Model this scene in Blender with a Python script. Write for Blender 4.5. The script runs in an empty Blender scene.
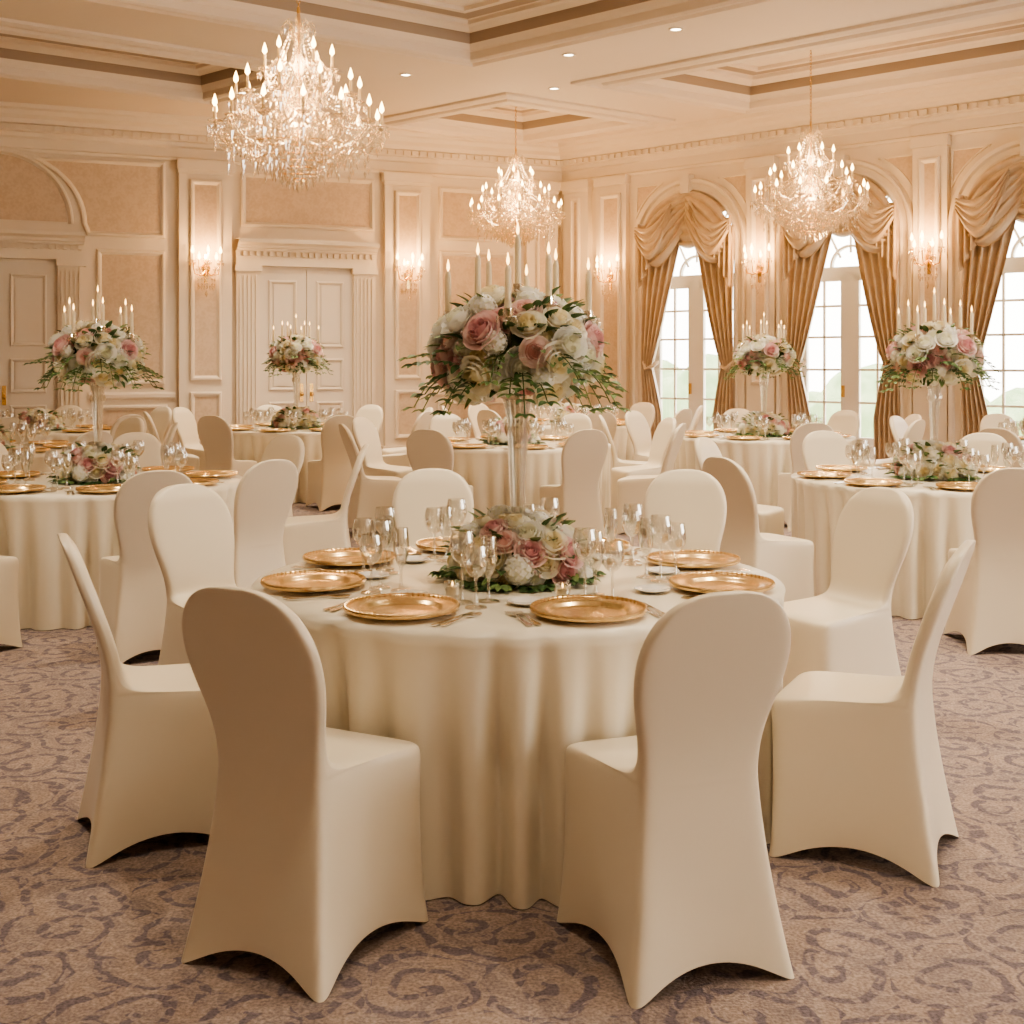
import bpy, bmesh, math, random
from mathutils import Vector, Matrix
random.seed(7)
pi=math.pi; sin=math.sin; cos=math.cos
scene=bpy.context.scene
COL=scene.collection
try: scene.view_settings.look='AgX - Medium High Contrast'
except Exception as ex: print(ex)

# ---------------------------------------------------------------- materials
def newmat(name):
    m=bpy.data.materials.new(name); m.use_nodes=True
    nt=m.node_tree; nt.nodes.clear()
    out=nt.nodes.new('ShaderNodeOutputMaterial')
    return m,nt,out
def pm(name,col,rough=.6,metal=0.,sheen=0.,spec=.5,noise=None,bump=None,coat=0,transl=0):
    m,nt,out=newmat(name)
    b=nt.nodes.new('ShaderNodeBsdfPrincipled')
    b.inputs['Base Color'].default_value=(*col,1)
    b.inputs['Roughness'].default_value=rough
    b.inputs['Metallic'].default_value=metal
    b.inputs['Specular IOR Level'].default_value=spec
    if sheen:
        b.inputs['Sheen Weight'].default_value=sheen
        b.inputs['Sheen Roughness'].default_value=.4
    if coat: b.inputs['Coat Weight'].default_value=coat
    tc=nt.nodes.new('ShaderNodeTexCoord')
    colout=None
    if noise:
        sc,col2,det=noise
        n=nt.nodes.new('ShaderNodeTexNoise'); n.inputs['Scale'].default_value=sc; n.inputs['Detail'].default_value=det
        nt.links.new(tc.outputs['Object'],n.inputs['Vector'])
        r=nt.nodes.new('ShaderNodeValToRGB')
        r.color_ramp.elements[0].position=.38; r.color_ramp.elements[1].position=.62
        r.color_ramp.elements[0].color=(*col,1); r.color_ramp.elements[1].color=(*col2,1)
        nt.links.new(n.outputs['Fac'],r.inputs['Fac']); nt.links.new(r.outputs['Color'],b.inputs['Base Color']); colout=r.outputs['Color']
    if bump:
        sc,st,dist=bump
        n=nt.nodes.new('ShaderNodeTexNoise'); n.inputs['Scale'].default_value=sc; n.inputs['Detail'].default_value=3
        nt.links.new(tc.outputs['Object'],n.inputs['Vector'])
        bp=nt.nodes.new('ShaderNodeBump'); bp.inputs['Strength'].default_value=st; bp.inputs['Distance'].default_value=dist
        nt.links.new(n.outputs['Fac'],bp.inputs['Height']); nt.links.new(bp.outputs['Normal'],b.inputs['Normal'])
    if transl:
        tr=nt.nodes.new('ShaderNodeBsdfTranslucent'); tr.inputs[0].default_value=(*col,1)
        if colout: nt.links.new(colout,tr.inputs[0])
        mx=nt.nodes.new('ShaderNodeMixShader'); mx.inputs[0].default_value=transl
        nt.links.new(b.outputs[0],mx.inputs[1]); nt.links.new(tr.outputs[0],mx.inputs[2]); nt.links.new(mx.outputs[0],out.inputs[0])
    else: nt.links.new(b.outputs[0],out.inputs[0])
    return m
def emat(name,col,s):
    m,nt,out=newmat(name)
    e=nt.nodes.new('ShaderNodeEmission'); e.inputs[0].default_value=(*col,1); e.inputs[1].default_value=s
    nt.links.new(e.outputs[0],out.inputs[0])
    try: m.cycles.emission_sampling='NONE'
    except Exception as ex: print(ex)
    return m
def glassmat(name,tint=(.96,.96,.95),lo=.06,hi=.75,rough=.03,diff=0.0):
    m,nt,out=newmat(name)
    t=nt.nodes.new('ShaderNodeBsdfTransparent'); t.inputs[0].default_value=(*tint,1)
    g=nt.nodes.new('ShaderNodeBsdfGlossy'); g.inputs['Roughness'].default_value=rough; g.inputs[0].default_value=(1,.97,.92,1)
    lw=nt.nodes.new('ShaderNodeLayerWeight'); lw.inputs['Blend'].default_value=.35
    mr=nt.nodes.new('ShaderNodeMapRange'); mr.inputs['To Min'].default_value=lo; mr.inputs['To Max'].default_value=hi
    nt.links.new(lw.outputs['Facing'],mr.inputs['Value'])
    mx=nt.nodes.new('ShaderNodeMixShader')
    nt.links.new(mr.outputs[0],mx.inputs[0]); nt.links.new(t.outputs[0],mx.inputs[1]); nt.links.new(g.outputs[0],mx.inputs[2])
    last=mx
    if diff:
        d=nt.nodes.new('ShaderNodeBsdfTranslucent'); d.inputs[0].default_value=(1,.90,.76,1)
        m2=nt.nodes.new('ShaderNodeMixShader'); m2.inputs[0].default_value=diff
        nt.links.new(mx.outputs[0],m2.inputs[1]); nt.links.new(d.outputs[0],m2.inputs[2]); last=m2
    nt.links.new(last.outputs[0],out.inputs[0]); return m

M={}
M['chair']=pm('ivory_spandex',(.79,.70,.55),.33,sheen=.1,spec=.45,bump=(350,.08,.002))
M['cloth']=pm('ivory_tablecloth',(.84,.765,.62),.34,sheen=.1,spec=.45,bump=(30,.05,.01))
M['trim']=pm('cream_trim',(.79,.69,.56),.5,noise=(1.5,(.81,.71,.58),2))
M['gold']=pm('gold_charger',(.72,.50,.25),.25,metal=.9,noise=(60,(.80,.58,.31),3),bump=(160,.12,.002))
M['silver']=pm('silver',(.72,.68,.62),.18,metal=1)
M['brass']=pm('brass',(.75,.5,.2),.25,metal=1)
M['porcelain']=pm('porcelain',(.86,.83,.77),.2,coat=.4)
M['glass']=glassmat('clear_glass',lo=.13,hi=.9)
M['vase']=glassmat('crystal_vase_glass',(.92,.92,.90),.20,.9,.05,diff=.03)
M['crystal']=glassmat('crystal',(.96,.90,.80),.32,.92,.10,diff=.17)
M['candle']=pm('candle_wax',(.92,.83,.64),.5,transl=.35)
M['flame']=emat('flame',(1,.55,.18),9)
M['bulb']=emat('bulb_flame',(1,.58,.22),18)
M['rose']=pm('rose_cream',(.93,.88,.72),.6,noise=(25,(.95,.92,.82),2),transl=.35)
M['rose_in']=pm('rose_cream_heart',(.92,.83,.58),.6,transl=.35)
M['white']=pm('petal_white',(.95,.93,.87),.6,transl=.3)
M['white_in']=pm('petal_white_heart',(.92,.90,.74),.6,transl=.3)
M['blush']=pm('rose_blush',(.85,.60,.58),.6,noise=(20,(.89,.69,.65),2),transl=.35)
M['blush_in']=pm('rose_blush_heart',(.76,.44,.45),.6,transl=.35)
M['pink']=pm('rose_pale_pink',(.93,.76,.70),.6,transl=.35)
M['pink_in']=pm('rose_pale_pink_heart',(.88,.60,.55),.6,transl=.35)
M['leaf']=pm('leaf_green',(.05,.11,.035),.45,noise=(30,(.09,.17,.055),2))
M['leaf2']=pm('leaf_light',(.18,.27,.10),.5)
M['door']=pm('door_white',(.76,.68,.57),.4)
M['frame']=pm('window_frame_white',(.80,.75,.67),.4)
M['curtain']=pm('champagne_satin_curtain',(.60,.46,.32),.34,sheen=.3,noise=(8,(.66,.52,.37),2))
M['vent']=pm('vent_grey',(.45,.40,.36),.6)
M['shade_band']=pm('coffer_band_shade',(.40,.32,.25),.6)  # shade of the recessed coffer faces put into this taupe
M['ceil']=pm('ceiling_paint',(.78,.68,.57),.7,noise=(.8,(.80,.70,.59),2))
M['lawn']=pm('terrace_stone',(.84,.85,.80),.9,noise=(3,(.80,.83,.76),4))
M['hedge']=pm('hedge_leaves',(.22,.33,.16),.9,noise=(2.5,(.36,.46,.26),5))
M['stud']=emat('added_downlight_lens',(1,.85,.62),12)

def damask():
    m,nt,out=newmat('damask_wallpaper')
    b=nt.nodes.new('ShaderNodeBsdfPrincipled'); b.inputs['Roughness'].default_value=.65
    tc=nt.nodes.new('ShaderNodeTexCoord')
    v=nt.nodes.new('ShaderNodeTexVoronoi'); v.inputs['Scale'].default_value=9; v.feature='SMOOTH_F1'
    n=nt.nodes.new('ShaderNodeTexNoise'); n.inputs['Scale'].default_value=28; n.inputs['Detail'].default_value=3
    nt.links.new(tc.outputs['Object'],v.inputs['Vector']); nt.links.new(tc.outputs['Object'],n.inputs['Vector'])
    mt=nt.nodes.new('ShaderNodeMath'); mt.operation='MULTIPLY_ADD'; mt.inputs[1].default_value=.5
    nt.links.new(v.outputs['Distance'],mt.inputs[0]); nt.links.new(n.outputs['Fac'],mt.inputs[2])
    r=nt.nodes.new('ShaderNodeValToRGB'); r.color_ramp.elements[0].position=.55; r.color_ramp.elements[1].position=.85
    r.color_ramp.elements[0].color=(.61,.47,.335,1); r.color_ramp.elements[1].color=(.68,.54,.405,1)
    nt.links.new(mt.outputs[0],r.inputs[0]); nt.links.new(r.outputs[0],b.inputs['Base Color'])
    nt.links.new(b.outputs[0],out.inputs[0]); return m
M['damask']=damask()

def carpet():
    m,nt,out=newmat('scroll_carpet')
    N=nt.nodes.new; L=nt.links.new
    b=N('ShaderNodeBsdfPrincipled'); b.inputs['Roughness'].default_value=.95; b.inputs['Specular IOR Level'].default_value=.1
    tc=N('ShaderNodeTexCoord')
    def layer(scale,kr,ka,thr,seed,soft=.3):
        mp=N('ShaderNodeMapping'); mp.inputs['Location'].default_value=(seed,seed*.7,0)
        L(tc.outputs['Object'],mp.inputs[0])
        nz=N('ShaderNodeTexNoise'); nz.inputs['Scale'].default_value=scale*1.3; nz.inputs['Detail'].default_value=2
        L(mp.outputs[0],nz.inputs['Vector'])
        sb=N('ShaderNodeVectorMath'); sb.operation='SUBTRACT'; sb.inputs[1].default_value=(.5,.5,.5); L(nz.outputs['Color'],sb.inputs[0])
        sc=N('ShaderNodeVectorMath'); sc.operation='SCALE'; sc.inputs['Scale'].default_value=.6/scale; L(sb.outputs[0],sc.inputs[0])
        ad=N('ShaderNodeVectorMath'); ad.operation='ADD'; L(mp.outputs[0],ad.inputs[0]); L(sc.outputs[0],ad.inputs[1])
        vo=N('ShaderNodeTexVoronoi'); vo.voronoi_dimensions='2D'; vo.inputs['Scale'].default_value=scale; vo.inputs['Randomness'].default_value=.75
        L(ad.outputs[0],vo.inputs['Vector'])
        df=N('ShaderNodeVectorMath'); df.operation='SUBTRACT'; L(ad.outputs[0],df.inputs[0]); L(vo.outputs['Position'],df.inputs[1])
        sx=N('ShaderNodeSeparateXYZ'); L(df.outputs[0],sx.inputs[0])
        at=N('ShaderNodeMath'); at.operation='ARCTAN2'; L(sx.outputs[1],at.inputs[0]); L(sx.outputs[0],at.inputs[1])
        a2=N('ShaderNodeMath'); a2.operation='MULTIPLY'; a2.inputs[1].default_value=ka; L(at.outputs[0],a2.inputs[0])
        r2=N('ShaderNodeMath'); r2.operation='MULTIPLY_ADD'; r2.inputs[1].default_value=kr; L(vo.outputs['Distance'],r2.inputs[0]); L(a2.outputs[0],r2.inputs[2])
        si=N('ShaderNodeMath'); si.operation='SINE'; L(r2.outputs[0],si.inputs[0])
        rp=N('ShaderNodeMapRange'); rp.inputs['From Min'].default_value=thr; rp.inputs['From Max'].default_value=thr+soft; L(si.outputs[0],rp.inputs['Value'])
        return rp.outputs[0]
    l1=layer(3.8,18,1,.35,0); l2=layer(8.0,14,-2,.4,3.3)
    big=N('ShaderNodeTexNoise'); big.inputs['Scale'].default_value=7; big.inputs['Detail'].default_value=4; L(tc.outputs['Object'],big.inputs['Vector'])
    br=N('ShaderNodeMapRange'); br.inputs['From Min'].default_value=.4; br.inputs['From Max'].default_value=.6; L(big.outputs['Fac'],br.inputs['Value'])
    def mix(fac,a,bb):
        x=N('ShaderNodeMix'); x.data_type='RGBA'
        L(fac,x.inputs['Factor'])
        for s,v in ((6,a),(7,bb)):
            if isinstance(v,tuple): x.inputs[s].default_value=v
            else: L(v,x.inputs[s])
        return x.outputs[2]
    base=mix(br.outputs[0],(.345,.265,.228,1),(.285,.228,.212,1))
    c1=mix(l1,base,(.185,.150,.166,1))
    m2=N('ShaderNodeMath'); m2.operation='MULTIPLY'; m2.inputs[1].default_value=.5; L(l2,m2.inputs[0])
    c2=mix(m2.outputs[0],c1,(.42,.33,.28,1))
    fn=N('ShaderNodeTexNoise'); fn.inputs['Scale'].default_value=110; fn.inputs['Detail'].default_value=2; L(tc.outputs['Object'],fn.inputs['Vector'])
    fr=N('ShaderNodeMapRange'); fr.inputs['From Min'].default_value=.3; fr.inputs['From Max'].default_value=.7; fr.inputs['To Min'].default_value=.7; fr.inputs['To Max'].default_value=1.28
    L(fn.outputs['Fac'],fr.inputs['Value'])
    vm=N('ShaderNodeVectorMath'); vm.operation='SCALE'; L(c2,vm.inputs[0]); L(fr.outputs[0],vm.inputs['Scale'])
    L(vm.outputs[0],b.inputs['Base Color'])
    bp=N('ShaderNodeBump'); bp.inputs['Strength'].default_value=.5; bp.inputs['Distance'].default_value=.006
    L(fn.outputs['Fac'],bp.inputs['Height']); L(bp.outputs[0],b.inputs['Normal'])
    L(b.outputs[0],out.inputs[0]); return m
M['carpet']=carpet()

# ---------------------------------------------------------------- mesh builder
class MB:
    def __init__(s): s.v=[]; s.f=[]; s.m=[]; s.mats=[]
    def mi(s,k):
        if k not in s.mats: s.mats.append(k)
        return s.mats.index(k)
    def add(s,vs,fs,mat,X=None):
        o=len(s.v)
        if X is not None: vs=[X@Vector(p) for p in vs]
        s.v.extend([tuple(p) for p in vs]); i=s.mi(mat)
        for f in fs: s.f.append(tuple(o+k for k in f)); s.m.append(i)
    def box(s,a,b,mat,X=None):
        x0,y0,z0=a; x1,y1,z1=b
        vs=[(x0,y0,z0),(x1,y0,z0),(x1,y1,z0),(x0,y1,z0),(x0,y0,z1),(x1,y0,z1),(x1,y1,z1),(x0,y1,z1)]
        s.add(vs,[(0,3,2,1),(4,5,6,7),(0,1,5,4),(1,2,6,5),(2,3,7,6),(3,0,4,7)],mat,X)
    def lathe(s,prof,seg,mat,X=None):
        vs=[];fs=[]
        for r,z in prof:
            for k in range(seg):
                a=2*pi*k/seg; vs.append((r*cos(a),r*sin(a),z))
        for i in range(len(prof)-1):
            for k in range(seg):
                k2=(k+1)%seg
                fs.append((i*seg+k,i*seg+k2,(i+1)*seg+k2,(i+1)*seg+k))
        s.add(vs,fs,mat,X)
    def tube(s,path,r,seg,mat,X=None):
        P=[Vector(p) for p in path]; vs=[];fs=[]
        up=Vector((0,0,1))
        for i,p in enumerate(P):
            t=(P[min(i+1,len(P)-1)]-P[max(i-1,0)]).normalized()
            n=t.cross(up)
            if n.length<.01: n=t.cross(Vector((1,0,0)))
            n.normalize(); b=t.cross(n)
            rr=r[i] if isinstance(r,(list,tuple)) else r
            for k in range(seg):
                a=2*pi*k/seg; vs.append(p+n*rr*cos(a)+b*rr*sin(a))
        for i in range(len(P)-1):
            for k in range(seg):
                k2=(k+1)%seg
                fs.append((i*seg+k,i*seg+k2,(i+1)*seg+k2,(i+1)*seg+k))
        s.add(vs,fs,mat,X)
    def octa(s,c,rx,rz,mat,up=.5,X=None):
        x,y,z=c
        vs=[(x+rx,y,z),(x,y+rx,z),(x-rx,y,z),(x,y-rx,z),(x,y,z+rz*up*2),(x,y,z-rz*(1-up)*2)]
        s.add(vs,[(0,1,4),(1,2,4),(2,3,4),(3,0,4),(1,0,5),(2,1,5),(3,2,5),(0,3,5)],mat,X)
    def grid(s,fn,nu,nv,mat,X=None,closeu=False):
        vs=[];fs=[]
        for j in range(nv+1):
            for i in range(nu+(0 if closeu else 1)):
                vs.append(fn(i/nu,j/nv))
        W=nu if closeu else nu+1
        for j in range(nv):
            for i in range(nu):
                i2=(i+1)%W if closeu else i+1
                fs.append((j*W+i,j*W+i2,(j+1)*W+i2,(j+1)*W+i))
        s.add(vs,fs,mat,X)
    def merge(s,o,X=None):
        off=len(s.v); s.v.extend([tuple(X@Vector(p)) for p in o.v] if X is not None else o.v)
        mp=[s.mi(k) for k in o.mats]
        for f,mm in zip(o.f,o.m): s.f.append(tuple(off+k for k in f)); s.m.append(mp[mm])
    def mesh(s,name,smooth=True):
        me=bpy.data.meshes.new(name); me.from_pydata(s.v,[],s.f)
        for k in s.mats: me.materials.append(M[k])
        me.polygons.foreach_set('material_index',s.m)
        if smooth: me.polygons.foreach_set('use_smooth',[True]*len(s.f))
        me.update(); return me
def obj(name,me,loc=(0,0,0),rz=0,sc=1,parent=None):
    o=bpy.data.objects.new(name,me); COL.objects.link(o)
    o.location=loc; o.rotation_euler=(0,0,rz)
    o.scale=(sc,sc,sc) if isinstance(sc,(int,float)) else sc
    if parent: o.parent=parent
    return o
def empty(name,loc,rz=0,sc=1):
    e=obj(name,None,loc,rz,sc); e.empty_display_size=.1; return e
def autosmooth(me,ang=35):
    bm=bmesh.new(); bm.from_mesh(me)
    for e in bm.edges:
        if len(e.link_faces)==2 and e.calc_face_angle(0)>math.radians(ang): e.smooth=False
    bm.to_mesh(me); bm.free()
def T(x,y,z): return Matrix.Translation((x,y,z))
def RZ(a): return Matrix.Rotation(a,4,'Z')
def align(n,spin=0):
    q=Vector(n).normalized().to_track_quat('Z','Y'); return q.to_matrix().to_4x4()@RZ(spin)

# ---------------------------------------------------------------- room constants
H=4.75
K=Vector((.76,18.7,0))
dL=Vector((-.924,-.383,0)).normalized(); nL=Vector((.383,-.924,0)).normalized()
dR=Vector((.743,-.669,0)).normalized(); nR=Vector((-.669,-.743,0)).normalized()
LL=12.0; LR=14.0
def FL(s,z,d): p=K+dL*s+nL*d; return (p.x,p.y,z)
def FR(s,z,d): p=K+dR*s+nR*d; return (p.x,p.y,z)
def ribbon(mb,path,closed,prof,F,mat):
    n=len(path); nor=[]
    for i in range(n):
        p=Vector(path[i])
        if closed or i>0: a=(p-Vector(path[i-1])).normalized()
        else: a=None
        if closed or i<n-1: b=(Vector(path[(i+1)%n])-p).normalized()
        else: b=None
        if a is None: a=b
        if b is None: b=a
        na=Vector((-a.y,a.x)); nb=Vector((-b.y,b.x)); mm=(na+nb)
        mm.normalize(); k=1/max(.3,mm.dot(na)); nor.append(mm*k)
    vs=[];fs=[]
    P=len(prof)
    for i in range(n):
        for off,d in prof:
            q=Vector(path[i])+nor[i]*off; vs.append(F(q.x,q.y,d))
    rng=n if closed else n-1
    for i in range(rng):
        j=(i+1)%n
        for k in range(P-1): fs.append((i*P+k,j*P+k,j*P+k+1,i*P+k+1))
    mb.add(vs,fs,mat)
def wbox(mb,F,s0,s1,z0,z1,d0,d1,mat):
    vs=[F(s0,z0,d0),F(s1,z0,d0),F(s1,z0,d1),F(s0,z0,d1),F(s0,z1,d0),F(s1,z1,d0),F(s1,z1,d1),F(s0,z1,d1)]
    mb.add(vs,[(0,3,2,1),(4,5,6,7),(0,1,5,4),(1,2,6,5),(2,3,7,6),(3,0,4,7)],mat)
def rectp(s0,s1,z0,z1): return [(s0,z0),(s1,z0),(s1,z1),(s0,z1)]
PANEL=[(0,.0),(0,.03),(.015,.045),(.035,.045),(.05,.025),(.065,.012),(.07,0)]
def panel(mb,F,s0,s1,z0,z1,d=0,fill=True):
    ribbon(mb,rectp(s0,s1,z0,z1),True,[(o,d+x) for o,x in PANEL],F,'trim')
    if fill:
        mb.add([F(s0+.06,z0+.06,d+.008),F(s1-.06,z0+.06,d+.008),F(s1-.06,z1-.06,d+.008),F(s0+.06,z1-.06,d+.008)],[(0,1,2,3)],'damask')

# floor
fl=MB()
WE=K+dL*LL; EE=K+dR*LR; YB=-2.2
fl.add([(K.x,K.y,0),(WE.x,WE.y,0),(WE.x,YB,0),(EE.x,YB,0),(EE.x,EE.y,0)],[(0,1,2,3,4)],'carpet')
obj('floor',fl.mesh('floor',False))
# walls
w=MB(); w.add([FL(0,0,0),FL(LL,0,0),FL(LL,H,0),FL(0,H,0)],[(0,1,2,3)],'trim'); obj('wall_left',w.mesh('wall_left',False))
WIN=[2.32,4.65,6.95,9.25,11.55]; WR=.74; ZS=3.12; ZB=.12
def wallR():
    mb=MB(); x=0
    TH=.22
    for c in WIN:
        mb.add([FR(x,0,0),FR(c-WR,0,0),FR(c-WR,H,0),FR(x,H,0)],[(0,1,2,3)],'trim')
        mb.add([FR(c-WR,0,0),FR(c+WR,0,0),FR(c+WR,ZB,0),FR(c-WR,ZB,0)],[(0,1,2,3)],'trim')
        n=24
        for i in range(n):
            a0=pi-pi*i/n; a1=pi-pi*(i+1)/n
            p0=(c+WR*cos(a0),ZS+WR*sin(a0)); p1=(c+WR*cos(a1),ZS+WR*sin(a1))
            mb.add([FR(*p0,0),FR(*p1,0),FR(p1[0],H,0),FR(p0[0],H,0)],[(0,1,2,3)],'trim')
            mb.add([FR(*p0,0),FR(*p1,0),FR(*p1,-TH),FR(*p0,-TH)],[(0,1,2,3)],'trim')
        for sx in (-1,1):
            mb.add([FR(c+sx*WR,0,0),FR(c+sx*WR,ZS,0),FR(c+sx*WR,ZS,-TH),FR(c+sx*WR,0,-TH)],[(0,1,2,3)],'trim')
        x=c+WR
    mb.add([FR(x,0,0),FR(LR,0,0),FR(LR,H,0),FR(x,H,0)],[(0,1,2,3)],'trim')
    return mb
obj('wall_right',wallR().mesh('wall_right',False))
w=MB(); w.add([(WE.x,WE.y,0),(WE.x,YB,0),(WE.x,YB,H),(WE.x,WE.y,H)],[(0,1,2,3)],'trim'); obj('wall_west',w.mesh('ww',False))
# unseen east wall; tall openings added to let in side light
w=MB()
EO=[(YB,-.6),( 1.2,1.7),(3.5,4.3),(6.1,EE.y)]
for a,b in EO: w.add([(EE.x,a,0),(EE.x,b,0),(EE.x,b,H),(EE.x,a,H)],[(0,1,2,3)],'trim')
for a,b in ((-.6,1.2),(1.7,3.5),(4.3,6.1)):
    w.add([(EE.x,a,0),(EE.x,b,0),(EE.x,b,.5),(EE.x,a,.5)],[(0,1,2,3)],'trim'); w.add([(EE.x,a,3.7),(EE.x,b,3.7),(EE.x,b,H),(EE.x,a,H)],[(0,1,2,3)],'trim')
obj('wall_east',w.mesh('we',False))
w=MB(); w.add([(WE.x,YB,0),(EE.x,YB,0),(EE.x,YB,H),(WE.x,YB,H)],[(0,1,2,3)],'trim'); obj('wall_back',w.mesh('wb',False))

# ceiling with coffers
cu=Vector((.809,.588,0)); cv=Vector((.743,-.669,0)); CO=Vector((-.44,13.03,0))
def CP(a,b): p=CO+cu*a+cv*b; return (p.x,p.y)
coffers=[(-7.2,0,0,5.5),(2.05,4.25,0,5.2),(1.95,4.05,-3.6,-1.6),(-7.2,-.8,-3.6,-1.8),(-7.2,0,7.3,12.5)]
As=sorted(set([-19,9.5]+[c[0] for c in coffers]+[c[1] for c in coffers]))
Bs=sorted(set([-12,17]+[c[2] for c in coffers]+[c[3] for c in coffers]))
ce=MB()
for i in range(len(As)-1):
    for j in range(len(Bs)-1):
        a=(As[i]+As[i+1])/2; b=(Bs[j]+Bs[j+1])/2
        if any(c[0]<a<c[1] and c[2]<b<c[3] for c in coffers): continue
        q=[CP(As[i],Bs[j]),CP(As[i+1],Bs[j]),CP(As[i+1],Bs[j+1]),CP(As[i],Bs[j+1])]
        ce.add([(x,y,H) for x,y in q],[(0,1,2,3)],'ceil')
RT=.30
for c in coffers:
    q=[CP(c[0],c[2]),CP(c[0],c[3]),CP(c[1],c[3]),CP(c[1],c[2])]
    area=sum(q[i][0]*q[(i+1)%4][1]-q[(i+1)%4][0]*q[i][1] for i in range(4))
    if area<0: q=q[::-1]
    F=lambda x,y,d:(x,y,H+d)
    ribbon(ce,q,True,[(-.34,0),(-.34,-.03),(-.28,-.05),(-.24,-.05),(-.22,-.02),(-.12,-.02),(-.10,-.05),(-.03,-.07),(0,-.05),(0,.03),(.03,.05),(.06,.10)],F,'ceil')
    ribbon(ce,q,True,[(.06,.10),(.06,.22)],F,'shade_band')
    ribbon(ce,q,True,[(.06,.22),(.10,.20),(.16,.24),(.22,.25),(.22,.29),(.26,RT-.01)],F,'ceil')
    ribbon(ce,q,True,[(.26,RT-.01),(.50,RT-.01)],F,'shade_band')
    ribbon(ce,q,True,[(.50,RT-.01),(.50,RT-.04),(.57,RT-.04),(.57,RT+.01)],F,'ceil')
    qq=[(x,y,H+RT) for x,y in q]; ce.add(qq,[(0,1,2,3)],'ceil')
me=ce.mesh('ceiling',False)
bm=bmesh.new(); bm.from_mesh(me)
for co_,no_ in ((K-nL*.25,-nL),(K-nR*.25,-nR),(Vector((WE.x-.1,0,0)),Vector((-1,0,0))),(Vector((EE.x+.1,0,0)),Vector((1,0,0))),(Vector((0,YB-.1,0)),Vector((0,-1,0)))):
    bmesh.ops.bisect_plane(bm,geom=bm.verts[:]+bm.edges[:]+bm.faces[:],plane_co=co_,plane_no=no_,clear_outer=True)
bm.to_mesh(me); bm.free()
obj('ceiling',me)
# downlights added for top light, most out of view; vents
DLT=[(-3.2,14.6),(-1.2,13.9),(.6,13.0),(1.6,12.0),(2.5,10.4),(.5,14.6),(-2.2,15.6),(3.3,9.3),(4.9,10.6),(-4.8,12.2),(.9,9.4),(2.6,7.2),(-4.6,8.0),(2.1,4.7),(-2.7,5.4),(0,2.2),(3.9,5.8),(-2.6,2.0),(2.6,1.6),(.1,6.0)]
def incoffer(x,y):
    d=Vector((x,y,0))-CO; det=cu.x*cv.y-cv.x*cu.y
    a=(d.x*cv.y-cv.x*d.y)/det; b=(cu.x*d.y-cu.y*d.x)/det
    return any(c[0]-.36<a<c[1]+.36 and c[2]-.36<b<c[3]+.36 for c in coffers), any(c[0]<a<c[1] and c[2]<b<c[3] for c in coffers)
dl=MB(); dl.lathe([(.075,.0),(.075,-.012),(.055,-.012),(.05,.0)],20,'trim'); dl.lathe([(.052,-.004),(0.001,-.004)],12,'stud')
dlm=dl.mesh('added_downlight_disc')
for x,y in DLT:
    inn,deep=incoffer(x,y)
    z=H+(RT if deep else (0 if not inn else -.05))
    o=obj('added_downlight',dlm,(x,y,z))
    l=bpy.data.lights.new('spot','SPOT'); l.energy=320 if y>3 else (170 if x>2 else (150 if x>-1 else 20)); l.color=(1,.86,.65); l.spot_size=math.radians(105); l.spot_blend=.9; l.shadow_soft_size=.1
    lo=obj('added_downlight_lamp',l,(0,0,-.05),parent=o)
vt=MB(); vt.box((-.25,-.1,-.012),(.25,.1,0),'vent')
for k in range(7): vt.box((-.23,-.085+k*.027,-.02),(.23,-.075+k*.027,-.012),'trim')
vm=vt.mesh('vent',False)
for x,y,r in ((-2.6,16.0,.6),(-3.6,13.6,.6),(4.0,12.0,-.73)): obj('ceiling_vent',vm,(x,y,H if not incoffer(x,y)[1] else H+RT),r)

# cornice
CORN=[(0,0),(0,.04),(.03,.05),(.05,.02),(.17,.02),(.19,.06),(.24,.07),(.25,.13),(.33,.13),(.34,.18),(.39,.20),(.43,.28),(.48,.31),(.50,.36),(.55,.38),(.55,0)]
for nm,F,Ls in (('cornice_trim_left',FL,LL),('cornice_trim_right',FR,LR)):
    t=MB(); ribbon(t,[(0,4.2),(Ls,4.2)],False,CORN,F,'trim')
    s=.1
    while s<Ls: wbox(t,F,s,s+.06,4.46,4.52,.12,.17,'trim'); s+=.12
    obj(nm,t.mesh(nm,False))
# left wall paneling
t=MB()
def pilaster(mb,F,s0,s1):
    wbox(mb,F,s0,s1,0,4.22,0,.10,'trim'); wbox(mb,F,s0-.04,s1+.04,0,.3,0,.14,'trim'); wbox(mb,F,s0-.03,s1+.03,4.08,4.2,0,.15,'trim')
    wbox(mb,F,s0-.015,s1+.015,4.03,4.08,0,.125,'trim')
    panel(mb,F,s0+.14,s1-.14,1.25,3.95,.10); panel(mb,F,s0+.14,s1-.14,.4,1.1,.10)
pilaster(t,FL,4.98,5.68); pilaster(t,FL,2.15,2.82); pilaster(t,FL,.12,.62); pilaster(t,FL,9.4,10.1)
def rail(mb,F,s0,s1):
    ribbon(mb,[(s0,1.0),(s1,1.0)],False,[(0,0),(0,.03),(.03,.05),(.07,.05),(.1,.02),(.1,0)],F,'trim')
    ribbon(mb,[(s0,0),(s1,0)],False,[(0,.03),(.16,.03),(.2,.0)],F,'trim')
for a,b in ((.66,2.11),(5.72,6.82)):
    rail(t,FL,a,b); panel(t,FL,a+.1,b-.1,.3,.93)
panel(t,FL,.78,1.98,3.28,4.05); panel(t,FL,.78,1.98,1.2,3.12)
panel(t,FL,5.85,6.72,1.2,2.98)
panel(t,FL,2.96,4.84,3.36,4.10)
def arc(c,z,r,a0,a1,n): return [(c+r*cos(a0+(a1-a0)*i/n),z+r*sin(a0+(a1-a0)*i/n)) for i in range(n+1)]
AC=7.92
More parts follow.
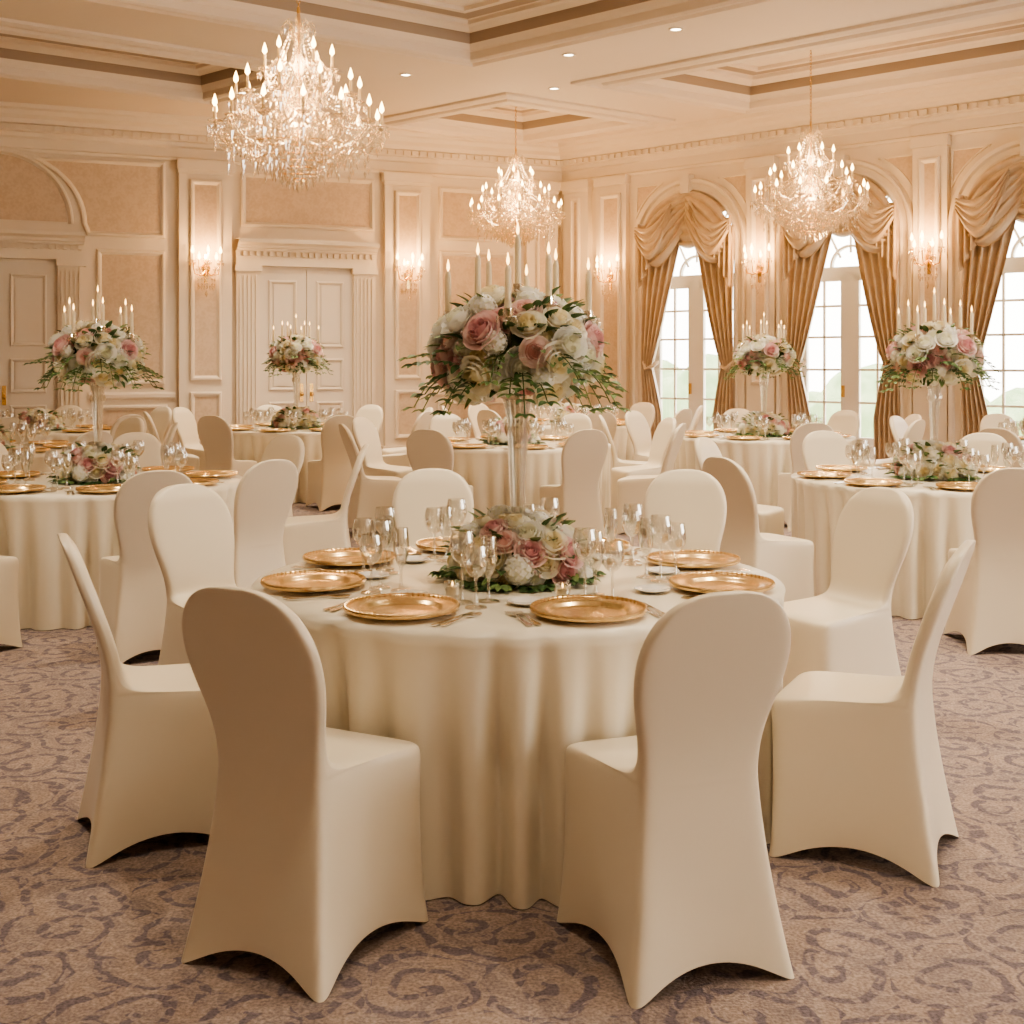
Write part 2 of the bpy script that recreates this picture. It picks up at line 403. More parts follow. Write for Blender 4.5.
pth=arc(AC,3.3,.92,0,pi,28)
ribbon(t,pth,False,PANEL,FL,'trim')
vs=[FL(AC,3.32,.006)]+[FL(x,z,.006) for x,z in arc(AC,3.32,.84,0,pi,28)]
t.add(vs,[(0,i,i+1) for i in range(1,29)],'damask')
spp=[(5.85,3.15),(6.84,3.15)]+[(AC-1.02*cos(a),3.3+1.02*sin(a)*.86) for a in [i*pi/2*.8/12 for i in range(13)]]+[(5.85,4.17)]
ribbon(t,spp,True,PANEL,FL,'trim')
c0=(6.2,3.7)
inn=[(c0[0]+(x-c0[0])*.93,c0[1]+(z-c0[1])*.93) for x,z in spp]
t.add([FL(*c0,.008)]+[FL(x,z,.008) for x,z in inn],[(0,i,(i%len(inn))+1) for i in range(1,len(inn)+1)],'damask')
obj('trim_1',t.mesh('trim_panels_left',False))
# right wall trim
t=MB()
pilaster(t,FR,.12,.58)
def slim(mb,F,c,hw=.24):
    wbox(mb,F,c-hw,c+hw,0,4.22,0,.09,'trim'); wbox(mb,F,c-hw-.02,c+hw+.02,0,.3,0,.12,'trim'); wbox(mb,F,c-hw-.02,c+hw+.02,4.08,4.2,0,.13,'trim')
    panel(mb,F,c-hw+.08,c+hw-.08,1.2,3.95,.09)
slim(t,FR,1.0,.27)
for i in range(len(WIN)-1): slim(t,FR,(WIN[i]+WIN[i+1])/2,.21)
for c in WIN:
    pth=[(c+WR,0.0),(c+WR,ZS)]+arc(c,ZS,WR,0,pi,32)[1:]+[(c-WR,0.0)]
    ribbon(t,pth,False,[(0,-.02),(0,.05),(-.03,.07),(-.06,.05),(-.12,.05),(-.14,.09),(-.18,.10),(-.2,0)],FR,'trim')
    wbox(t,FR,c-.07,c+.07,ZS+WR-.02,ZS+WR+.24,0,.15,'trim')
    for sx in (-1,1):   # spandrel mouldings
        sp=[(c+sx*.92,4.04)]+[(c+sx*1.02*cos(math.radians(d)),ZS+1.02*sin(math.radians(d))) for d in (26,34,42,50,58,64)]
        sp.append((c+sx*.45,4.04))
        if sx>0: sp=sp[::-1]
        q0=Vector((c+sx*.76,ZS+.83))
        ribbon(t,sp,True,[(0,0),(0,.02),(.02,.02),(.03,0)],FR,'trim')
        t.add([FR(q0.x,q0.y,.006)]+[FR(q0.x+(x-q0.x)*.9,q0.y+(z-q0.y)*.9,.006) for x,z in sp],[(0,i,(i%len(sp))+1) for i in range(1,len(sp)+1)],'damask')
obj('trim_2',t.mesh('trim_right',False))

# doors
def door(nm,s0,s1,top):
    mb=MB(); mid=(s0+s1)/2
    cw=.32
    for (a,b) in ((s0-cw,s0),(s1,s1+cw)):
        wbox(mb,FL,a,b,0,top+.04,0.005,.10,'trim'); wbox(mb,FL,a-.02,b+.02,0,.25,0.005,.14,'trim')
        for k in range(5):
            x=a+.05+k*(cw-.1)/4; wbox(mb,FL,x-.014,x+.014,.3,top-.1,.10,.125,'trim')
        wbox(mb,FL,a-.02,b+.02,top-.04,top+.04,0.005,.14,'trim')
    wbox(mb,FL,s0-cw,s1+cw,top+.04,top+.24,0.005,.11,'trim')
    ribbon(mb,[(s0-cw-.0,top+.24),(s1+cw+.0,top+.24)],False,[(0,0.005),(0,.14),(.03,.15),(.035,.2),(.07,.22),(.10,.30),(.14,.31),(.16,.31),(.16,0.005)],FL,'trim')
    s=s0-cw+.03
    while s<s1+cw-.04: wbox(mb,FL,s,s+.045,top+.17,top+.235,.11,.15,'trim'); s+=.09
    for a,b in ((s0,mid-.005),(mid+.005,s1)):
        wbox(mb,FL,a,b,.01,top,.005,.03,'door')
        for z0,z1 in ((.2,.95),(1.1,1.55),(1.7,top-.15)):
            ribbon(mb,rectp(a+.13,b-.13,z0,z1),True,[(0,.03),(0,.045),(.02,.055),(.04,.045),(.05,.035)],FL,'door')
            wbox(mb,FL,a+.2,b-.2,z0+.07,z1-.07,.03,.045,'door')
    for x in (mid-.07,mid+.07):
        p=FL(x,1.05,.06); mb.lathe([(0.001,-.03),(.02,-.025),(.03,0),(.02,.025),(0.001,.03)],12,'brass',T(*p))
        wbox(mb,FL,x-.025,x+.025,.95,1.2,.03,.04,'brass')
    obj(nm,mb.mesh(nm,False))
door('door_1',7.2,8.62,2.78); door('door_2',3.28,4.6,2.78)

# windows
for wi,c in enumerate(WIN):
    mb=MB(); D0,D1=-.2,-.14
    def fr(a,b,z0,z1,d0=D0,d1=D1): wbox(mb,FR,a,b,z0,z1,d0,d1,'frame')
    fr(c-WR,c-WR+.06,ZB,ZS); fr(c+WR-.06,c+WR,ZB,ZS); fr(c-WR,c+WR,ZB,ZB+.12); fr(c-WR,c+WR,2.62,2.72); fr(c-.055,c+.055,ZB,2.65)
    for sx in (-1,1):
        a=c+sx*.055; b=c+sx*(WR-.06); lo,hi=min(a,b),max(a,b)
        fr(lo,lo+.07,ZB+.1,2.62); fr(hi-.07,hi,ZB+.1,2.62); fr(lo,hi,ZB+.1,ZB+.42); fr(lo,hi,2.54,2.62)
        m_=(lo+hi)/2; fr(m_-.014,m_+.014,ZB+.3,2.6,-.185,-.155)
        for z in (.98,1.40,1.82,2.22): fr(lo,hi,z-.014,z+.014,-.185,-.155)
    ribbon(mb,arc(c,ZS,WR,0,pi,28),False,[(0,D0),(0,D1),(.06,D1),(.06,D0)],FR,'frame')
    for ang in (45,90,135):
        a=math.radians(ang); mb.tube([FR(c+.2*cos(a),2.7+.2*sin(a),-.17),FR(c+1.1*cos(a)*(.68),ZS+(WR-.03)*sin(a),-.17)],.016,6,'frame')
    ribbon(mb,arc(c,2.72,.28,0,pi,16),False,[(0,D0),(0,D1),(.03,D1),(.03,D0)],FR,'frame')
    mb.add([FR(c-WR,ZB,-.17),FR(c+WR,ZB,-.17),FR(c+WR,ZS,-.17),FR(c-WR,ZS,-.17)],[(0,1,2,3)],'glass')
    wbox(mb,FR,c-.1,c-.07,1.05,1.2,-.14,-.10,'brass')
    obj('window_%d'%(wi+1),mb.mesh('window',False))
    cb=MB()
    def cen(u,v):
        a=pi*(.80-.60*u); x0=WR*cos(a); z0=ZS+WR*sin(a)
        x1=-.44+.88*u; z1=ZS+.26-.30*sin(pi*u)
        x=x0+(x1-x0)*v; z=z0+(z1-z0)*v-.10*sin(pi*u)*sin(pi*v)
        return FR(c+x,z,.03+.07*sin(pi*v)+.05*abs(sin(v*pi*5))*(.3+.7*sin(pi*u)))
    cb.grid(cen,28,50,'curtain')
    for sx in (-1,1):
        def drape(u,v,sx=sx):
            z=3.35-3.33*v
            tie=1.45
            if z>tie:
                k=(3.35-z)/(3.35-tie); wd=.50*(1-k)**.75*(1-.12*k)+.17
            else:
                k=(tie-z)/tie; wd=.17+.16*min(1,k*2.2)**.8
            x=c+sx*(WR+.02-wd*u)
            fold=.036*sin(u*2*pi*5+v*1.5)+.010*sin(u*31+v*4)
            return FR(x,z,.045+fold+.05*sin(min(1,v*1.2)*pi))
        cb.grid(drape,50,34,'curtain')
        cb.tube([FR(c+sx*(WR+.04),1.55,.05),FR(c+sx*(WR-.08),1.40,.14),FR(c+sx*(WR-.17),1.44,.10),FR(c+sx*(WR-.19),1.5,0)],.028,8,'curtain')
        def swag(u,v,sx=sx):
            a=pi*.5*u
            x0=(WR+.0)*cos(a); z0=ZS+(WR)*sin(a)+.01
            x1=(WR-.02)*(1-u)+ -.06*u; z1=ZS-.16*(1-u)+.42*u-.36*sin(pi*u)**.9
            x=x0+(x1-x0)*v; z=z0+(z1-z0)*v
            bulge=.12*sin(pi*min(1,v))*sin(pi*u)**.6+.06*sin(pi*u)
            rdg=.065*abs(sin(v*pi*6+.4*sin(u*pi)))*(.3+.7*sin(pi*u))
            return FR(c+sx*x,z,.07+bulge+rdg+(.015 if sx>0 else 0))
        cb.grid(swag,30,78,'curtain')
        def swag2(u,v,sx=sx):
            x=WR+.03-.62*u
            top=ZS+.30+.30*u; z=top-(.16+.30*sin(pi*u))*v-.16*sin(pi*u)
            return FR(c+sx*x,z,.23+.05*sin(pi*u)+.045*abs(sin(v*pi*4)))
        cb.grid(swag2,20,40,'curtain')
        def tail(u,v,sx=sx):
            wd=.30; x=c+sx*(WR+.03-wd*u)
            bot=ZS-.62+.52*u
            top=ZS+.35-.1*u
            z=top+(bot-top)*v
            return FR(x,z,.17+.04*sin(u*2*pi*4)+.02*v)
        cb.grid(tail,36,14,'curtain')
    obj('swag_curtain',cb.mesh('swag_curtain'))
# exterior
g=MB()
def FX(s,d): p=K+dR*s-nR*d; return (p.x,p.y,-.05)
g.add([FX(-6,.3),FX(20,.3),FX(20,40),FX(-6,40)],[(0,1,2,3)],'lawn'); obj('garden_terrace',g.mesh('lawn',False))
hb=MB()
def hed(u,v):
    s=-6+26*u; a=v*pi; p=K+dR*s-nR*(9+1.2*cos(a)); z=-.04+(1.15+.35*sin(s*1.3)+.2*sin(s*3.7))*sin(a)**.5 if 0<v<1 else -.04
    j=.1*sin(s*3.1+v*7)+.08*sin(s*7.7)
    return (p.x+j*.3,p.y+j*.3,max(-.04,z+j if 0<v<1 else z))
hb.grid(hed,240,12,'hedge'); obj('garden_hedge',hb.mesh('hedge'))

# ---------------------------------------------------------------- chair
def interp(tab,z):
    for i in range(len(tab)-1):
        if z<=tab[i+1][0]:
            p1=tab[i];p2=tab[i+1];p0=tab[i-1] if i>0 else p1;p3=tab[i+2] if i+2<len(tab) else p2
            t=(z-p1[0])/(p2[0]-p1[0])
            m1=(p2[1]-p0[1])/(p2[0]-p0[0])*(p2[0]-p1[0]); m2=(p3[1]-p1[1])/(p3[0]-p1[0])*(p2[0]-p1[0])
            return (2*t**3-3*t*t+1)*p1[1]+(t**3-2*t*t+t)*m1+(-2*t**3+3*t*t)*p2[1]+(t**3-t*t)*m2
    return tab[-1][1]
def chair_mesh():
    HB=[(0,.222),(.12,.201),(.25,.183),(.40,.168),(.50,.163),(.58,.170),(.66,.189),(.72,.202),(.78,.206),(.83,.200),(.87,.184),(.90,.164),(.925,.136),(.942,.104),(.953,.064)]
    YBK=[(0,-.286),(.12,-.262),(.25,-.238),(.38,-.220),(.50,-.214),(.60,-.228),(.75,-.278),(.85,-.315),(.953,-.352)]
    rings=[
     (0,.224,.216,.03),(.05,.218,.214,.035),(.13,.212,.212,.04),(.25,.208,.213,.045),
     (.36,.207,.216,.05),(.435,.211,.220,.05),(.462,.208,.216,.05),(.474,.198,.198,.05),
     (.481,.186,.09,.05),(.486,.178,-.04,.045),(.495,.169,-.120,.03),(.515,None,-.158,.02)]
    for z in (.56,.61,.66,.71,.76,.80,.84,.87,.895,.915,.93,.943,.953): rings.append((z,None,None,.018))
    vs=[];fs=[]
    nE=5
    for (z,hf,yf,crf) in rings:
        hb_=interp(HB,z); yb=interp(YBK,z)
        th=.046 if z<.9 else .046-(z-.9)/.053*.018
        if hf is None: hf=hb_-.004
        if yf is None: yf=yb+th
        crb=min(.024,th*.45 if z>.5 else .024)
        if z>.5: crf=crb
        C=[Vector((-hb_,yb)),Vector((hb_,yb)),Vector((hf,yf)),Vector((-hf,yf))]; CR=[crb,crb,crf,crf]
        pts=[]
        for i in range(4):
            p=C[i]; pp=C[i-1]; pn=C[(i+1)%4]; cr=CR[i]
            di=(pp-p).normalized(); do=(pn-p).normalized()
            a=p+di*cr; b=p+do*cr; m=(a+b)*.25+p*.5
            pts+= [(a,0.),(m,0.),(b,0.)]
            nx=pn; e=nx+(p-nx).normalized()*CR[(i+1)%4]
            for k in range(1,nE+1):
                t=k/(nE+1); q=b.lerp(e,t)
                bump=(1-(2*t-1)**2)
                cen=Vector((0,(yb+yf)/2)); nrm=(Vector(((b+e)/2)) - cen).normalized()
                dec=math.exp(-z/.14)
                inw=.034*bump*dec if z<.47 else 0
                q=q-nrm*inw
                pts.append((q,.060*bump*math.exp(-z/.07) if z<.4 else 0))
        for q,l in pts: vs.append((q.x,q.y,z+l))
    n=len(pts)
    for r in range(len(rings)-1):
        for k in range(n):
            k2=(k+1)%n; fs.append((r*n+k,r*n+k2,(r+1)*n+k2,(r+1)*n+k))
    vs.append((0,-.338,.957)); c=len(vs)-1; b=(len(rings)-1)*n
    for k in range(n): fs.append((b+k,b+(k+1)%n,c))
    mb=MB(); mb.add(vs,fs,'chair')
    me=mb.mesh('chair_base')
    o=bpy.data.objects.new('tmp',me); COL.objects.link(o)
    sm=o.modifiers.new('s','SUBSURF'); sm.levels=2; sm.render_levels=2
    dg=bpy.context.evaluated_depsgraph_get(); ev=o.evaluated_get(dg)
    m2=bpy.data.meshes.new_from_object(ev); m2.name='banquet_chair'
    bpy.data.objects.remove(o)
    m2.polygons.foreach_set('use_smooth',[True]*len(m2.polygons))
    zmin=min(v.co.z for v in m2.vertices)
    for v in m2.vertices: v.co.z=(v.co.z-zmin)*1.01
    return m2
CH=chair_mesh()
chairs=[]
tables=[]
def chair(x,y,fx,fy):
    chairs.append((x,y)); return obj('banquet_chair',CH,(x,y,0),math.atan2(-fx,fy))

# ---------------------------------------------------------------- table
TR=.905; TH=.75
def table_mesh(seed):
    rd=random.Random(seed); ph=[rd.uniform(0,6.28) for _ in range(6)]
    mb=MB()
    def fn(u,v):
        a=2*pi*u
        if v<.2:
            k=v/.2; r=.001+(TR-.010)*k; return (r*cos(a),r*sin(a),TH)
        k=(v-.2)/.8
        if k<=.001: return (TR*cos(a),TR*sin(a),TH-.004)
        # hanging pleats: rounded crests, narrow deep valleys that die out towards the table edge
        w1=(38*a+ph[0]+1.3*sin(3*a+ph[1])+.7*sin(7*a+ph[4]))/2
        am=.66+.34*sin(11*a+ph[5])
        c1=abs(cos(w1))**3.0
        g=min(1,k*1.8+.08)
        r=TR-.002-.012*k+.010*k*sin(13*a+ph[2])-.088*c1*am*g
        z=(TH-.004)*(1-k)+.004
        return (r*cos(a),r*sin(a),z)
    mb.grid(fn,760,25,'cloth',closeu=True)
    return mb.mesh('tablecloth')
TM=[table_mesh(3),table_mesh(11)]
legm=MB(); legm.lathe([(.001,.0),(.3,.0),(.3,.03),(.05,.05),(.04,.1),(.04,.72),(.4,.73),(.001,.74)],24,'silver'); legme=legm.mesh('pedestal')
def table(x,y,k=0,rz=0):
    e=empty('banquet_table',(x,y,0),rz)
    obj('tablecloth',TM[k],parent=e); obj('pedestal',legme,parent=e)
    tables.append((x,y)); return e

# ---------------------------------------------------------------- tableware
def lm(fn,name,**k):
    mb=MB(); fn(mb); me=mb.mesh(name); autosmooth(me,40); return mb,me
def f_ch(mb):
    mb.lathe([(.001,.004),(.06,.004),(.108,.004),(.116,.007),(.122,.015),(.128,.018),(.155,.021),(.165,.022),(.168,.026),(.172,.027),(.175,.022),(.172,.014),(.12,.002),(.001,0)],64,'gold')
    for k in range(60):
        a=2*pi*k/60; mb.octa((.1685*cos(a),.1685*sin(a),.0265),.005,.004,'gold')
def f_pl(mb): mb.lathe([(.001,.005),(.032,.005),(.040,.011),(.058,.014),(.060,.011),(.036,.0),(.001,0)],36,'porcelain')
def wine(h,R,bowl):
    def f(mb):
        hb=h-bowl
        mb.lathe([(.001,.003),(.034,.002),(.035,.0),(.032,.004),(.01,.008),(.0045,.02),(.004,hb-.01),(.006,hb),(R*.55,hb+bowl*.10),(R*.85,hb+bowl*.28),(R,hb+bowl*.5),(R*.95,hb+bowl*.75),(R*.82,h),(R*.80,h),(R*.93,hb+bowl*.75),(R*.97,hb+bowl*.5),(R*.8,hb+bowl*.3),(R*.4,hb+bowl*.12),(.001,hb+.006)],24,'glass')
    return f
def f_vot(mb):
    mb.lathe([(.001,.002),(.022,.0),(.025,.025),(.027,.05),(.025,.05),(.023,.025),(.001,.006)],20,'glass')
    mb.lathe([(.001,.035),(.021,.035),(.021,.008),(.001,.008)],16,'candle'); mb.octa((0,0,.042),.004,.008,'flame')
def flat(mb,pts,wd,z=.0015,th=.002,mat='silver'):
    vs=[];fs=[]
    for (y,x,zz) in pts:
        vs+=[(-x+wd,y,z+zz),(x+wd,y,z+zz),(x+wd,y,z+zz+th),(-x+wd,y,z+zz+th)]
    for i in range(len(pts)-1):
        a=i*4;b=a+4
        for k in range(4): fs.append((a+k,a+(k+1)%4,b+(k+1)%4,b+k))
    fs+=[(0,3,2,1),tuple(len(vs)-4+k for k in range(4))]
    mb.add(vs,fs,mat)
def f_fork(mb):
    flat(mb,[(-.10,.006,0),(-.09,.010,0),(-.05,.006,.001),(.02,.003,.005),(.035,.004,.005),(.045,.012,.003),(.062,.013,.001)],0)
    for k in range(4): flat(mb,[(.062,.0022,.001),(.085,.002,.0),(.10,.001,.002)],-.0105+.007*k)
def f_knife(mb): flat(mb,[(-.11,.006,0),(-.10,.009,0),(-.04,.007,0),(-.01,.006,0),(0,.009,0),(.06,.010,0),(.09,.008,0),(.11,.002,0)],0)
def f_spoon(mb): flat(mb,[(-.10,.005,0),(-.09,.009,0),(-.05,.005,.001),(.03,.003,.005),(.045,.010,.002),(.06,.015,0),(.08,.016,0),(.095,.012,.002),(.102,.003,.003)],0)
b_ch,CHG=lm(f_ch,'charger'); b_pl,PLT=lm(f_pl,'bread_plate'); b_w1,WG1=lm(wine(.225,.040,.105),'wine_glass'); b_w2,WG2=lm(wine(.19,.038,.10),'water_goblet')
b_w3,WG3=lm(wine(.205,.027,.13),'champagne_flute')
b_v,VOT=lm(f_vot,'votive'); b_f,FRK=lm(f_fork,'fork'); b_k,KNF=lm(f_knife,'knife'); b_s,SPN=lm(f_spoon,'spoon')

def setting_items(ang,r=.70):
    d=Vector((cos(ang),sin(ang)))
    rt=Vector((d.y,-d.x))*-1
    rot=math.atan2(-(-d.x),-d.y)
    out=[]
    def P(fwd,side):
        p=d*(r-fwd)+rt*side; return (p.x,p.y)
    out.append(('c',*P(0,0),rot))
    out.append(('f',*P(0,-.190),rot)); out.append(('f',*P(.003,-.216),rot))
    out.append(('k',*P(0,.187),rot)); out.append(('s',*P(0,.213),rot))
    out.append(('w1',*P(.215,.075),rot)); out.append(('w2',*P(.175,.152),rot)); out.append(('w3',*P(.275,.135),rot))
    out.append(('p',*P(.21,-.122),rot))
    return out
BK={'c':b_ch,'f':b_f,'k':b_k,'s':b_s,'w1':b_w1,'w2':b_w2,'w3':b_w3,'p':b_pl}
MK={'c':('charger_plate',CHG),'f':('dinner_fork',FRK),'k':('dinner_knife',KNF),'s':('soup_spoon',SPN),'w1':('wine_glass',WG1),'w2':('water_goblet',WG2),'w3':('champagne_flute',WG3),'p':('bread_plate',PLT)}
sets={}
for key,kinds,nm in (('ch','c','charger_plate_set'),('gl',('w1','w2','w3'),'glassware_set'),('fl',('f','k','s'),'flatware_set')):
    mb=MB()
    for i in range(8):
        for it in setting_items(i*pi/4,.70):
            if it[0] in kinds: mb.merge(BK[it[0]],T(it[1],it[2],0)@RZ(it[3]))
    me=mb.mesh(nm); autosmooth(me,40); sets[key]=(nm,me)

# ---------------------------------------------------------------- flowers
def petal(mb,R0,z0,Hh,half,flare,mat,X,n=4):
    def g(u,v):
        uu=2*u-1; a=uu*half*(.5+.5*sin(min(1,v*1.05)*pi*.60+.2))
        R=R0*(.35+.65*sin(min(1,v*1.25)*pi*.5))+flare*max(0,v-.7)*3.3*R0
        z=z0+Hh*v-.22*Hh*uu*uu*v*v-flare*.8*max(0,v-.8)*5*R0*.5
        return (R*cos(a),R*sin(a),z)
    mb.grid(g,n,n,mat,X)
def rose(mat):
    mb=MB()
    for cnt,R,z0,Hh,half,fl_,o,mt in ((5,1.0,-.35,.76,.88,.22,0,mat),(5,.84,-.25,.86,.88,.12,.6,mat),(4,.66,-.15,.90,1.0,.06,.25,mat),
                                 (4,.48,-.02,.84,1.05,.04,.45,mat+'_in'),(3,.32,.05,.80,1.25,.02,.1,mat+'_in'),(3,.16,.1,.74,1.3,0,.7,mat+'_in')):
        for k in range(cnt): petal(mb,R,z0,Hh,half,fl_,mt,RZ(o+2*pi*k/cnt+random.uniform(-.1,.1))@Matrix.Rotation(random.uniform(-.05,.05),4,'X'))
    mb.lathe([(.001,-.5),(.6,-.35),(.8,0),(.6,.25),(.3,.42),(.001,.5)],8,mat+'_in')
    return mb
def hydr(mat='white'):
    mb=MB(); n=46
    mb.lathe([(.001,-.6),(.5,-.45),(.78,-.1),(.76,.3),(.45,.68),(.001,.82)],12,'white_in')
    for i in range(n):
        z=1-1.6*(i+.5)/n; r=math.sqrt(max(0,1-z*z)); a=i*2.39996
        X=T(r*cos(a)*.85,r*sin(a)*.85,z*.75+.1)@align((r*cos(a),r*sin(a),z),random.uniform(0,3))
        for k in range(4):
            mb.add([(0,0,0),(.14,-.10,.06),(.25,0,.03),(.14,.10,.06)],[(0,1,2,3)],mat,X@RZ(k*pi/2))
    return mb
def leaf(mb,L,W,mat,X):
    def g(u,v):
        uu=2*u-1; w=W*sin(pi*min(1,v*.92+.04))**.8*(1-.3*v)
        return (uu*w,L*v,-.25*L*v*v+abs(uu)*w*.35)
    mb.grid(g,2,5,mat,X)
def sprig(mb,X,L=.2,n=7,mat='leaf',droop=.5,lw=.018,ll=.055):
    pts=[]
    for i in range(n+1):
        t=i/n; pts.append(Vector((0,L*t,L*(.25*t-droop*t*t))))
    mb.tube(pts,.0022,4,mat,X)
    for i in range(1,n+1):
        for sx in (-1,1):
            leaf(mb,ll,lw,mat,X@T(*pts[i])@RZ(-sx*random.uniform(.6,1.0))@Matrix.Rotation(random.uniform(-.3,.3),4,'Y'))
    leaf(mb,ll,lw,mat,X@T(*pts[-1]))
ROSES={k:rose(k) for k in ('rose','blush','pink','white')}
HYD=hydr()
def bouquet(rx,rz,zc,zmin,nfl,size,seed,mauve=.16,sprigs=26,sl=.2):
    random.seed(seed); mb=MB()
    def core(u,v):
        a=2*pi*u; b=(v-.5)*pi; 
        r=rx*.78*cos(b)*(1+.07*sin(7*a)*cos(3*b)); return (r*cos(a),r*sin(a),zc+max(zmin,rz*.78*sin(b)*(1+.05*sin(5*a))))
    mb.grid(core,28,12,'leaf',closeu=True)
    kinds=[]
    while len(kinds)<nfl:
        c=['blush','rose','white','rose','hyd','pink','rose','white','blush','blush' if random.random()<mauve*4 else 'rose','hyd','white']
        random.shuffle(c); kinds+=c
    for i in range(nfl):
        t=(i+.5)/nfl; zz=1-t*(1-zmin/rz)
        zz=max(-.98,zz); r=math.sqrt(1-zz*zz); a=i*2.39996+random.uniform(-.15,.15)
        n=Vector((r*cos(a)/rx,r*sin(a)/rx,zz/rz)).normalized()
        dep=random.uniform(.78,1.0)
        p=Vector((rx*r*cos(a)*dep,rx*r*sin(a)*dep,zc+rz*zz*dep))
        s=size*random.uniform(.72,1.22); k=kinds[i]
        X=T(*p)@align(n+Vector((random.uniform(-.2,.2),random.uniform(-.2,.2),random.uniform(0,.25))),random.uniform(0,6))@Matrix.Scale(s,4)
        mb.merge(HYD if k=='hyd' else ROSES[k],X)
    for i in range(int(nfl*1.1)):
        zz=random.uniform(max(-.95,zmin/rz),.9); r=math.sqrt(1-zz*zz); a=random.uniform(0,6.28)
        n=Vector((r*cos(a)/rx,r*sin(a)/rx,zz/rz)).normalized()
        p=Vector((rx*r*cos(a)*.90,rx*r*sin(a)*.90,zc+rz*zz*.90))
        leaf(mb,size*1.6,size*.45,'leaf' if random.random()<.65 else 'leaf2',T(*p)@RZ(a-pi/2)@Matrix.Rotation(math.asin(max(-1,min(1,n.z)))*.7+.2,4,'X')@RZ(random.uniform(-.7,.7)))
    for i in range(sprigs):
        a=2*pi*i/sprigs+random.uniform(-.1,.1); zz=random.uniform(-.8,-.1)
        rr=rx*.8; X=T(rr*cos(a),rr*sin(a),zc+max(zmin,rz*zz*.8))@RZ(a-pi/2)
        sprig(mb,X,sl*random.uniform(.5,1.15),6,'leaf' if random.random()<.6 else 'leaf2',droop=random.uniform(.0,.3) if zmin>-.08 else random.uniform(.2,1.3),lw=.015,ll=.045)
    for i in range(nfl):
        zz=random.uniform(max(-.8,zmin/rz),1); r=math.sqrt(1-zz*zz); a=random.uniform(0,6.28)
        mb.octa((rx*1.05*r*cos(a),rx*1.05*r*sin(a),zc+rz*1.05*zz),.006,.008,'white' if random.random()<.6 else 'pink')
    return mb
low=bouquet(.235,.17,.05,-.045,54,.050,5,mauve=.1,sprigs=18,sl=.08)
low.v=[(x,y,max(z,.004)) for x,y,z in low.v]
LOWM=low.mesh('low_flowers')
def tall():
    vb=MB()
    vb.lathe([(.001,.004),(.085,.004),(.088,.012),(.05,.03),(.022,.05),(.03,.08),(.022,.11),(.024,.2),(.029,.32),(.034,.46),(.040,.56),(.052,.62),(.048,.62),(.036,.56),(.029,.46),(.017,.2),(.001,.1)],16,'vase')
    for k in range(8):
        a=k*pi/4; vb.octa((.042*cos(a),.042*sin(a),.52),.008,.03,'crystal')
    fb=bouquet(.270,.195,.79,-.165,88,.052,12,mauve=.12,sprigs=28,sl=.16)
    cb=MB()
    cb.tube([(0,0,.6),(0,0,1.0)],.012,8,'crystal')
    pos=[(0,0,.99,.20)]
    for k in range(8):
        a=k*pi/4+.3; r=.245 if k%2 else .17; zt=.895 if k%2 else .94
        cb.tube([(0,0,.80),(r*.4*cos(a),r*.4*sin(a),.74),(r*.8*cos(a),r*.8*sin(a),.80),(r*cos(a),r*sin(a),zt)],[.009,.008,.007,.008],8,'crystal')
        pos.append((r*cos(a),r*sin(a),zt,.17))
    for x,y,z,h in pos:
        cb.lathe([(.001,z-.03),(.012,z-.02),(.035,z-.002),(.04,z+.004),(.018,z+.004),(.018,z+.03),(.012,z+.03),(.012,z)],14,'crystal',T(x,y,0))
        cb.lathe([(.0115,z),(.0105,z+h*.9),(.006,z+h),(.001,z+h)],12,'candle',T(x,y,0))
        cb.lathe([(.001,z+h),(.006,z+h+.012),(.005,z+h+.022),(.001,z+h+.042)],5,'flame',T(x,y,0))
        for k in range(6):
            a=k*pi/3; cb.octa((x+.037*cos(a),y+.037*sin(a),z-.012),.006,.016,'crystal')
    return vb.mesh('trumpet_vase'),fb.mesh('bouquet'),cb.mesh('candelabra')
VM,BM,CM=tall()
autosmooth(VM,30)
def centerpiece(x,y,rz=0,sc=1.,tallz=True):
    if tallz:
        e=empty('floral_candelabra_centerpiece',(x,y,TH+.001),rz,sc)
        obj('trumpet_vase',VM,parent=e); obj('bouquet',BM,parent=e); obj('candelabra_arms',CM,parent=e); obj('base_flowers',LOWM,(0,0,0),1,parent=e)
    else: obj('rose_table_arrangement',LOWM,(x,y,TH+.001),rz+1)

# ---------------------------------------------------------------- place tables
FT=(.02,4.26)
table(*FT,0)
centerpiece(*FT,0.35,1.0)
degs=[-31,18.5,-77,74,-119,115,157,-161]
rs=[.68,.65,.70,.70,.72,.72,.71,.71]
for dg_,r in zip(degs,rs):
    a=math.radians(dg_-90)
    for it in setting_items(a,r):
        nm,me=MK[it[0]]
        obj(nm,me,(FT[0]+it[1],FT[1]+it[2],TH+.001),it[3])
for x,y in ((-.19,3.92),(.16,3.885)):
    obj('votive_candle',VOT,(x,y,TH+.001))
for x,y,fx,fy in ((-.51,3.225,.46,.888),(.392,3.185,-.335,.942),(1.065,3.83,-.887,.46),(-1.085,3.95,.92,.39),
                  (1.30,5.08,-.86,-.50),(-1.20,5.16,.72,-.69),(-.36,5.85,.12,-1),(.80,5.80,-.2,-1)):
    chair(x,y,fx,fy)
bg=[(-2.61,7.75,1,.2,1.0),(2.73,7.95,1,1.3,1.0),(0,11.3,0,0,0),(-2.44,13.9,1,2.,1.05),(-5.2,13.5,0,0,1),(-4.6,10.6,0,0,0),(.75,15.1,0,.5,0),(2.56,12.5,1,.9,1.02),(5.05,11.2,0,0,0)]
